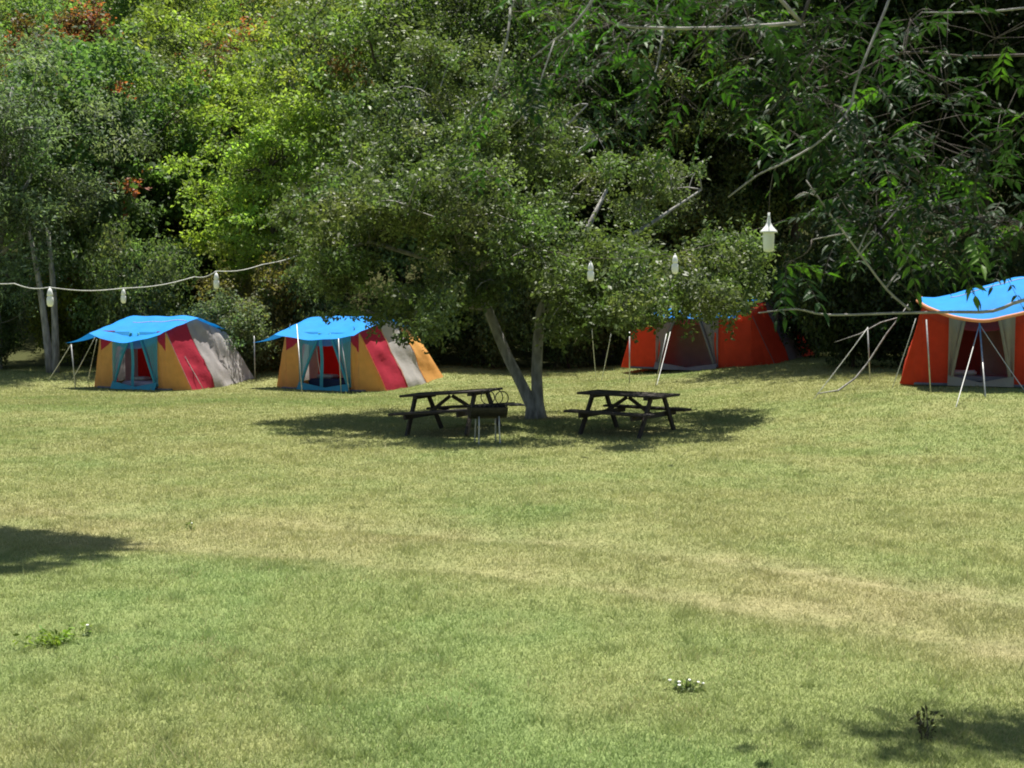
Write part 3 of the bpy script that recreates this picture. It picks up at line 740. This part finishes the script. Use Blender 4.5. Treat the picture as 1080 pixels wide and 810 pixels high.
# ------------------------------------------------------------------ picnic tables
def make_table():
    t = thing('picnic_table', (0, 0, 0), 0, '', 'table')
    L, Wd, H = 1.72, 0.74, 0.75
    mb = MB()
    for k in range(5): mb.box((0, (k - 2) * 0.15, H - .02), (L, 0.138, 0.042), bev=.008)
    for sx in (-.55, .55): mb.box((sx, 0, H - .066), (.09, .70, .05), bev=.006)
    mb.build('tabletop', M['wood'], t)
    for sy in (-1, 1):
        mb = MB()
        for k in (-.5, .5): mb.box((0, sy * 0.68 + k * 0.135, 0.435), (L, 0.125, 0.042), bev=.008)
        mb.build('bench', M['wood'], t)
    for sx in (-1, 1):
        for sy in (-1, 1):
            mb = MB(); mb.beam((sx * .60, sy * .24, H - .06), (sx * .60, sy * .66, 0.0), .09, .05, (1, 0, 0), bev=.006); mb.build('leg', M['wood'], t)
        mb = MB(); mb.beam((sx * .53, -.80, .372), (sx * .53, .80, .372), .05, .085, bev=.006); mb.build('crossbeam', M['wood'], t)
        mb = MB(); mb.beam((sx * .50, 0, .37), (sx * .02, 0, H - .08), .06, .045, (0, 1, 0), bev=.006); mb.build('brace', M['wood'], t)
    return t
pt = make_table()
gT = ground(479, 456)
pt.location = gT + np.array([0, 0, -0.02]); pt.rotation_euler = (0, R(-5.0), R(-26))
tag(pt, 'weathered dark picnic table left of the forked tree trunk, beside the barbecue', 'picnic table', 'picnic tables under the tree')
gT2 = ground(662, 457)
p2 = copy_tree(pt); p2.location = gT2 + np.array([0, 0, -0.02]); p2.rotation_euler = (0, 0, R(-35))
p2['label'] = 'weathered dark picnic table right of the forked tree trunk'

# ------------------------------------------------------------------ barbecue
gb = ground(514, 468)
bb = thing('barbecue_grill', gb, R(12), 'black drum barbecue on thin pale legs in front of a picnic table', 'barbecue')
mb = MB(); n = 14
for (x0, x1) in ((-.31, .31),):
    vs = []; fs = []
    for xx in (x0, x1):
        for k in range(n + 1):
            a = math.pi * (1 + k / n); vs.append((xx, math.cos(a) * .21, .62 + math.sin(a) * .20))
    for xx in (x1 - .012, x0 + .012):
        for k in range(n + 1):
            a = math.pi * (1 + k / n); vs.append((xx, math.cos(a) * .198, .62 + math.sin(a) * .188))
    q = n + 1
    fs += [(k, k + 1, q + k + 1, q + k) for k in range(n)] + [(2 * q + k, 2 * q + k + 1, 3 * q + k + 1, 3 * q + k) for k in range(n)]
    fs += [tuple(range(0, q))[::-1], tuple(range(q, 2 * q)), tuple(range(2 * q, 3 * q))[::-1], tuple(range(3 * q, 4 * q))]
    fs += [(0, q, 2 * q, 3 * q), (n, q + n, 2 * q + n, 3 * q + n)]
    mb.add(vs, fs)
mb.box((0, 0, .64), (.70, .05, .03), bev=.004); mb.build('firebox', M['blackiron'], bb)
mb = MB()
for k in range(9): mb.tube([(-.30 + k * .075, -.21, .632), (-.30 + k * .075, .21, .632)], .006, 5)
mb.build('grate', M['blackiron'], bb)
mb = MB(); mb.box((.48, 0, .645), (.26, .36, .02), bev=.004); mb.build('side_shelf', M['blackiron'], bb)
for (sx, sy) in ((-.17, -.15), (.17, -.15), (-.17, .15), (.17, .15)):
    mb = MB(); mb.tube([(sx, sy, .47), (sx, sy * 1.1, .3), (sx * 1.06, sy * 1.25, .04), (sx * 1.06, sy * 1.3, -.02)], .013, 7); mb.build('leg', M['steel'], bb)
for (cx, cy, rr_) in ((.02, .06, .115), (.14, .0, .125), (.24, -.05, .11)):
    mb = MB(); pts = [(cx + math.cos(a) * rr_, cy + .02 * math.sin(a), .655 + rr_ + math.sin(a) * rr_) for a in np.linspace(0, 2 * math.pi, 22)]
    mb.tube(pts, .009, 6, cap=False); mb.build('wire_ring', M['blackiron'], bb)

# ------------------------------------------------------------------ light cables and lamps
def cable(name, pts, label, r=0.012, mat='rope'):
    P = []
    for a, b in zip(pts[:-1], pts[1:]):
        P += [lerp(a, b, t) + np.array([0, 0, -0.05 * math.sin(math.pi * t)]) for t in np.linspace(0, 1, 8)[:-1]]
    P.append(pts[-1]); mb = MB(); mb.tube(P, r, 6)
    return tag(mb.build(name, M[mat]), label, 'cable')
cable('light_cable', [at(-30, 292, 22), at(15, 299, 22), at(52, 303, 22), at(130, 304, 23), at(205, 292, 24), at(228, 286, 24), at(277, 279, 25), at(330, 262, 26.3)], 'white drooping cable carrying lamps above the leftmost tent', 0.009)
cable('light_cable', [at(530, 252, 25.0), at(592, 267, 22.5), at(623, 272, 21), at(712, 266, 20), at(775, 248, 28), at(850, 222, 36)], 'thin dark cable carrying lamps in front of the pear tree', 0.005, 'bark')

def lamp(p, hgt, label, hat=False):
    o = thing('hanging_lamp', p, 0, label, 'lamp', 'lamps on the cables'); k = hgt / 0.28
    mb = MB(); mb.tube([(0, 0, 0.01), (0, 0, -.06 * k)], .008 * k, 6); mb.build('cord', M['whiteplastic'], o)
    mb = MB()
    if hat: mb.lathe([(.001, 0.0), (.010 * k, -.02 * k), (.014 * k, -.06 * k), (.03 * k, -.09 * k), (.062 * k, -.125 * k), (.066 * k, -.135 * k), (.04 * k, -.137 * k)], 20)
    else: mb.lathe([(.001, -.01 * k), (.02 * k, -.02 * k), (.034 * k, -.06 * k), (.042 * k, -.10 * k), (.042 * k, -.12 * k), (.03 * k, -.125 * k)], 16)
    mb.build('lamp_holder', M['whiteplastic'], o)
    mb = MB()
    if hat: mb.lathe([(.042 * k, -.137 * k), (.044 * k, -.16 * k), (.040 * k, -.25 * k), (.034 * k, -.275 * k), (.001, -.28 * k)], 20)
    else: mb.lathe([(.03 * k, -.12 * k), (.046 * k, -.15 * k), (.05 * k, -.2 * k), (.045 * k, -.25 * k), (.03 * k, -.275 * k), (.001, -.28 * k)], 16)
    mb.build('bulb', M['bulb'], o)
    return o
lamp(at(52.5, 303, 22), .32, 'white lamp on the left cable beside the leaning pale trunk')
lamp(at(130, 304, 23), .26, 'white lamp on the left cable straight above the leftmost tent')
lamp(at(228, 287, 24), .30, 'white lamp on the left cable where it climbs into the shrubs')
lamp(at(623, 276, 21), .31, 'white bulb lamp hanging above the leaning guy ropes, left of two in the pear leaves')
lamp(at(712, 268, 20), .30, 'white bulb lamp hanging before the pear leaves, above the right picnic table')
lamp(at(811, 226, 7.8), .22, 'white lantern with a cone hat hanging against the dark trees', True)

# ------------------------------------------------------------------ foreground ash tree (trunk stands to the right, outside the picture)
def make_ash():
    rng = np.random.default_rng(33)
    bx, by = 4.6, 6.6; base = np.array([bx, by, float(gz(bx, by))])
    root = thing('ash_tree', base, 0, 'ash tree hanging its feathered leaves and pale twigs into the upper right', 'tree')
    mb = MB(); trunk = np.array([[bx, by, -.15], [bx - .05, by, 1.2], [bx + .05, by + .1, 2.6], [bx - .1, by, 4.0], [bx - .3, by - .1, 5.6], [bx - .4, by, 7.5]])
    mb.tube(trunk - base, [.26, .21, .19, .16, .11, .05], 12)
    SP = [trunk[2:]]
    def branch(pts, r0, r1, seg=7, sm=3, mi=0):
        pts = np.array(pts, float)
        t = np.arange(len(pts)); tt = np.linspace(0, len(pts) - 1, (len(pts) - 1) * sm + 1)
        # catmull-rom
        out = []
        for q in tt:
            i = min(int(q), len(pts) - 2); f = q - i
            p0, p1, p2, p3 = pts[max(i - 1, 0)], pts[i], pts[i + 1], pts[min(i + 2, len(pts) - 1)]
            out.append(0.5 * ((2 * p1) + (-p0 + p2) * f + (2 * p0 - 5 * p1 + 4 * p2 - p3) * f * f + (-p0 + 3 * p1 - 3 * p2 + p3) * f ** 3))
        out = np.array(out); mb.tube(out - base, np.linspace(r0, r1, len(out)), seg, mi=mi); SP.append(out); return out
    # big limbs (outside the frame) that carry the visible boughs
    OUT1 = at(900, -110, 5.6); OUT2 = at(960, -90, 5.7); OUT3 = at(1180, 300, 6.0); OUT4 = at(1150, 0, 6.4); OUT5 = at(1170, 62, 7.6)
    branch([trunk[4], (3.2, 6.2, 5.3), OUT2 + np.array([.5, .1, .5]), OUT2], .09, .02)
    branch([OUT2, OUT1, at(868, -40, 5.4), at(845, 24, 5.3)], .010, .007, mi=1)
    branch([trunk[2], (3.5, 6.3, 2.9), OUT3], .05, .014)
    branch([trunk[3], (3.6, 6.6, 4.0), OUT4], .05, .010)
    branch([trunk[2], (3.8, 7.2, 3.6), OUT5], .05, .014)
    branch([at(845, 24, 5.3), at(790, 28, 5.3), at(720, 30, 5.2), at(655, 27, 5.1), at(632, 15, 5.0)], .0085, .004)
    branch([at(845, 24, 5.3), at(780, -40, 5.2), at(690, -60, 5.0), at(640, -30, 4.9), at(625, 0, 4.9), at(606, 25, 4.9), at(585, 42, 4.9), at(560, 62, 4.9)], .008, .003)
    branch([at(690, -60, 5.0), at(600, -40, 4.9), at(545, -5, 4.9), at(535, 40, 4.8), at(520, 90, 4.8)], .008, .003)
    branch([at(700, 30, 5.2), at(690, 80, 5.1), at(672, 105, 5.0)], .004, .002)
    branch([at(585, 42, 4.9), at(560, 110, 4.8), at(538, 135, 4.8)], .003, .0015)
    branch([OUT2, at(945, -20, 5.6), at(905, 80, 5.5), at(897, 112, 5.5), at(870, 145, 5.45), at(830, 170, 5.4), at(800, 184, 5.4), at(768, 208, 5.4)], .0062, .0035)
    branch([OUT3, at(1085, 315, 5.9), at(1047, 328, 5.9), at(1004, 329, 5.9), at(951, 330, 5.9), at(873, 332, 5.85), at(840, 326, 5.8), at(800, 330, 5.8)], .0095, .003)
    branch([at(960, 327, 5.9), at(935, 305, 5.9), at(905, 265, 5.85), at(875, 225, 5.8), at(850, 190, 5.8)], .006, .003)
    branch([at(905, 265, 5.85), at(920, 235, 5.9), at(945, 215, 5.9)], .004, .002)
    branch([at(893, 246, 5.85), at(870, 250, 5.8), at(856, 253, 5.8)], .004, .002)
    branch([at(862, 207, 5.8), at(848, 203, 5.8), at(838, 209, 5.8)], .003, .002)
    branch([at(905, 270, 5.85), at(930, 240, 5.9), at(950, 215, 6.0), at(960, 190, 6.0)], .004, .002)
    branch([at(935, 303, 5.9), at(955, 275, 6.0), at(975, 240, 6.0), at(990, 200, 6.0)], .005, .002)
    branch([OUT4, at(1085, 8, 6.3), at(1030, 13, 6.3), at(972, 13, 6.2)], .007, .003)
    branch([OUT5, at(1090, 58, 7.6), at(1020, 60, 7.6), at(950, 56, 7.6), at(880, 88, 7.5), at(860, 92, 7.4)], .010, .005, mi=1)
    branch([trunk[3], (4.2, 8.0, 4.4), (3.6, 8.6, 5.2), (3.0, 9.0, 5.4)], .07, .02)
    branch([trunk[4], (2.5, 7.5, 5.8), (0.5, 7.0, 6.0), (-1.5, 6.5, 5.6)], .07, .02)
    branch([at(860, 92, 7.4), at(838, 140, 7.6), at(815, 185, 7.75), at(811, 227, 7.8)], .004, .002, 5, 3, 1)
    # leaf sprays: (px, py, depth, radius m, sprays)
    zones = [(572, 82, 4.9, .13, 7), (530, 98, 4.8, .09, 5), (548, 70, 4.85, .1, 4), (610, 90, 5.0, .16, 6), (600, 30, 5, .12, 4), (555, 12, 4.9, .12, 4), (690, 15, 5.1, .2, 5), (655, 60, 5.1, .2, 5), (650, 140, 6.5, .16, 6), (512, 180, 6.0, .10, 4),
             (745, 40, 5.4, .25, 6), (720, 100, 5.5, .25, 5), (790, 60, 5.4, .2, 6), (860, 50, 5.4, .22, 9), (830, 95, 5.4, .2, 7), (880, 110, 5.5, .18, 8), (905, 140, 5.5, .22, 8), (870, 160, 5.45, .16, 6), (940, 170, 5.6, .22, 8),
             (985, 150, 5.8, .2, 5), (975, 200, 5.9, .22, 8), (930, 230, 5.9, .2, 7), (960, 265, 6.0, .22, 9), (1010, 250, 6.0, .25, 8), (1040, 285, 6.1, .2, 5), (905, 300, 6.0, .22, 9), (870, 280, 6.0, .2, 6), (860, 320, 5.9, .16, 7), (835, 335, 5.9, .1, 4), (940, 310, 6.1, .15, 5),
             (800, 210, 5.5, .15, 4), (770, 160, 6.6, .3, 6), (810, 280, 6.8, .2, 5), (850, 240, 6.8, .3, 8), (1000, 100, 7.4, .5, 12), (1050, 160, 7.2, .45, 10), (930, 60, 7.0, .4, 8), (1050, 40, 6.8, .4, 8), (960, 20, 6.4, .3, 8), (880, 20, 6.0, .3, 8), (1060, 230, 7, .3, 6), (760, 10, 5.6, .3, 7), (960, 300, 7.0, .3, 8), (900, 200, 7.2, .4, 10), (1000, 310, 7.0, .15, 3), (1075, 305, 6.2, .12, 4)]
    zones += [(rng.uniform(790, 1110), rng.uniform(-10, 320), rng.uniform(5.9, 7.2), .3, 7) for _ in range(16)] + [(rng.uniform(600, 860), rng.uniform(-20, 90), rng.uniform(5.0, 6.5), .22, 6) for _ in range(12)]
    zones = [(a, min(b, 235 + 40 * (a < 880)) if a > 800 and b > 230 else b, c, d, e) for (a, b, c, d, e) in zones]
    zones = [z for z in zones if not (z[0] > 975 and z[1] > 265 and z[2] > 6.05) and not (750 < z[0] < 873 and 108 < z[1] < 330 and z[0] != 835)]
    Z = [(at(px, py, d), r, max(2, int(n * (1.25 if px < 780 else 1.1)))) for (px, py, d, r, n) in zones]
    for k in range(400):   # unseen canopy above the picture, added to shade the boughs below
        a = rng.random() * 2 * math.pi; q = rng.random() ** .5 * 4.0
        p = np.array([bx - .9 + q * math.cos(a) * 1.15, by + .4 + q * math.sin(a), 5.9 + rng.random() * 2.6])
        if p[1] < 0.5 or p[1] > 7.6: continue
        Z.append((p, .4, 8))
    for k in range(64):  # sprays out of view, added to shade the grass at lower right
        Z.append((np.array([3.3 + rng.normal() * .5, 8.85 + rng.normal() * .18, 5.3 + rng.normal() * .25]), .3, 7))
    SPa = np.concatenate(SP); V = []; F = []; C = []; n0 = 0
    def leaflet(p, d, nrm, l, wd, col):
        nonlocal n0
        b = np.cross(nrm, d)
        fold = nrm * wd * 0.18
        vs = [p, p + d * l * .3 + b * wd * .42 + fold, p + d * l * .6 + b * wd * .36 + fold - nrm * l * .05, p + d * l - nrm * l * .16, p + d * l * .6 - b * wd * .36 + fold - nrm * l * .05, p + d * l * .3 - b * wd * .42 + fold, p + d * l * .3, p + d * l * .6 - nrm * l * .05]
        V.extend(vs); q = n0
        F.extend([(q, q + 1, q + 6, q + 6), (q + 6, q + 1, q + 2, q + 7), (q + 7, q + 2, q + 3, q + 3), (q, q + 6, q + 5, q + 5), (q + 6, q + 7, q + 4, q + 5), (q + 7, q + 3, q + 4, q + 4)])
        C.extend([col] * 8); n0 += 8
    Z.sort(key=lambda z: ((SPa - z[0]) ** 2).sum(1).min())
    for (p, r, n) in Z:
        q = SPa[np.argmin(((SPa - p) ** 2).sum(1))]
        mb.tube(bez(q, p, rng.normal(size=3) * .05, 5) - base, np.linspace(.0032, .0015, 5), 5, mi=1); SPa = np.vstack([SPa, p[None]])
        for j in range(n):
            o = p + unit(rng.normal(size=3)) * r * rng.random() ** .5
            mb.tube(bez(p, o, rng.normal(size=3) * .02, 3) - base, .0015, 4, mi=1)
            d = unit(rng.normal(size=3) * np.array([1, 1, .45]) + (o - p) / (r + .01) * .6 + np.array([-.15, -.1, -.35]))
            side = unit(np.cross(d, [0, 0, 1]) + rng.normal(size=3) * .25); side = unit(side - d * side.dot(d)); up = np.cross(side, d)
            if up[2] < 0: up = -up
            Lr = rng.uniform(.14, .24); sz = rng.uniform(.05, .082)
            sm = .72 if p[0] < .9 else 1.0; Lr *= sm; sz *= sm
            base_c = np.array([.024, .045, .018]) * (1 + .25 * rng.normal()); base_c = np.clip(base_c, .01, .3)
            if p[0] < 1.0 and rng.random() < .45: base_c = np.array([.06, .12, .028])  # backlight painted as brighter green on the left, shade as dark green elsewhere
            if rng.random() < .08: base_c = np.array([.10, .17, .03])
            npair = 5; cur = o; tipd = d
            for k in range(npair + 1):
                f = (k + .6) / (npair + .6); pos = o + d * Lr * f + np.array([0, 0, -.06 * f * f])
                if k == npair: leaflet(pos, unit(d + np.array([0, 0, -.3])), up, sz * 1.1, sz * .36, base_c)
                else:
                    for s in (-1, 1):
                        dd = unit(d * .55 + side * s * .85 + np.array([0, 0, -.22]) + rng.normal(size=3) * .15)
                        nn = unit(up + rng.normal(size=3) * .3); nn = unit(nn - dd * nn.dot(dd))
                        leaflet(pos, dd, nn, sz * (0.85 + .3 * rng.random()), sz * .36, base_c * (1 + .12 * rng.normal()))
            mb.tube(np.array([o, o + d * Lr * .5 + np.array([0, 0, -.015]), o + d * Lr + np.array([0, 0, -.06])]) - base, .0011, 4, mi=1)
    mb.build('trunk', [M['palebark'], M['bark']], root)
    me = bpy.data.meshes.new('crown'); V = np.array(V) - base
    me.from_pydata(V.tolist(), [], [tuple(dict.fromkeys(f)) for f in F]); me.update()
    a = me.color_attributes.new('Col', 'FLOAT_COLOR', 'POINT'); c4 = np.ones((len(V), 4), np.float32); c4[:, :3] = np.clip(np.array(C), .004, .9); a.data.foreach_set('color', c4.ravel())
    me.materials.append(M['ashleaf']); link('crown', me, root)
make_ash()

# dead bough leaning from the shrubs down onto the grass left of the right-hand tent
gd = ground(862, 416)
db = thing('dead_branch', gd, 0, 'curved pale dead branch drooping onto the grass left of the rightmost tent', 'branch')
mb = MB(); D0 = gd[1]
pts = np.array([at(862, 415.5, D0), at(884, 412, D0), at(902, 399, D0 + .1), at(915, 383, D0 + .1), at(935, 352, D0 + .3), at(949, 334, D0 + .3), at(960, 318, D0 + .5)]) - gd
mb.tube(pts, np.array([.018, .022, .019, .017, .015, .013, .009]), 7)
mb.tube(np.array([at(947, 335, D0 + .3), at(929, 340, D0 + .2), at(907, 352, D0 + .1), at(880, 361, D0)]) - gd, [.012, .011, .009, .005], 6)
mb.build('bough', M['palebark'], db)

# ------------------------------------------------------------------ small weeds and flowers in the meadow
def weed(name, px, py, h, nst, nfl, label, pet='petal', seed=0, spread=.12, col=(.13, .17, .07), cat='wild plant'):
    rng = np.random.default_rng(seed + 900); g = ground(px, py)
    o = thing(name, g, 0, label, cat); mb = MB(); P = []
    tips = []
    for k in range(nst):
        e = np.array([rng.normal() * spread, rng.normal() * spread, h * rng.uniform(.6, 1.1)]); q = bez((rng.normal() * .02, rng.normal() * .02, -.02), e, rng.normal(size=3) * .02, 4)
        mb.tube(q, [.004, .0035, .003, .002], 4); tips.append(e); P.append(q[1:])
    mb.build('stem', M['bark'] if cat == 'dry plant' else M['stem'], o)
    P = np.concatenate(P); Pl, T, N, idx = leaves_at(rng, P, np.full(len(P), .035), np.full(len(P), 5), .6)
    V, F = leaf_arrays(rng, Pl, T, N, .045, .4); link('foliage', raw_mesh('foliage', V, F, M['leaf'], leaf_cols(rng, idx, len(P), col)), o)
    if nfl:
        for e in tips[:nfl]:
            mb = MB(); mb.lathe([(.001, .0), (.006, .003), (.012, .010), (.008, .013), (.001, .011)], 9, c=e); mb.build('flower_head', M[pet], o)
weed('white_flowers', 723, 729, .05, 10, 6, 'low plant with a cluster of white flowers in the near grass', seed=1, spread=.05)
weed('wildflower', 202, 560, .07, 2, 1, 'tiny white flower by the tip of the shade patch', seed=2, spread=.02)
weed('wildflower', 92, 670, .07, 2, 1, 'tiny white flower in the near grass at left', seed=3, spread=.015)
weed('dry_weed', 975, 783, .17, 4, 0, 'dry brown weed stalk standing in the shade at lower right', seed=6, spread=.06, col=(.06, .06, .03), cat='dry plant')
weed('leafy_weed', 57, 679, .06, 18, 0, 'bright green leafy weed patch in the near grass at left', seed=7, spread=.10, col=(.16, .24, .04))
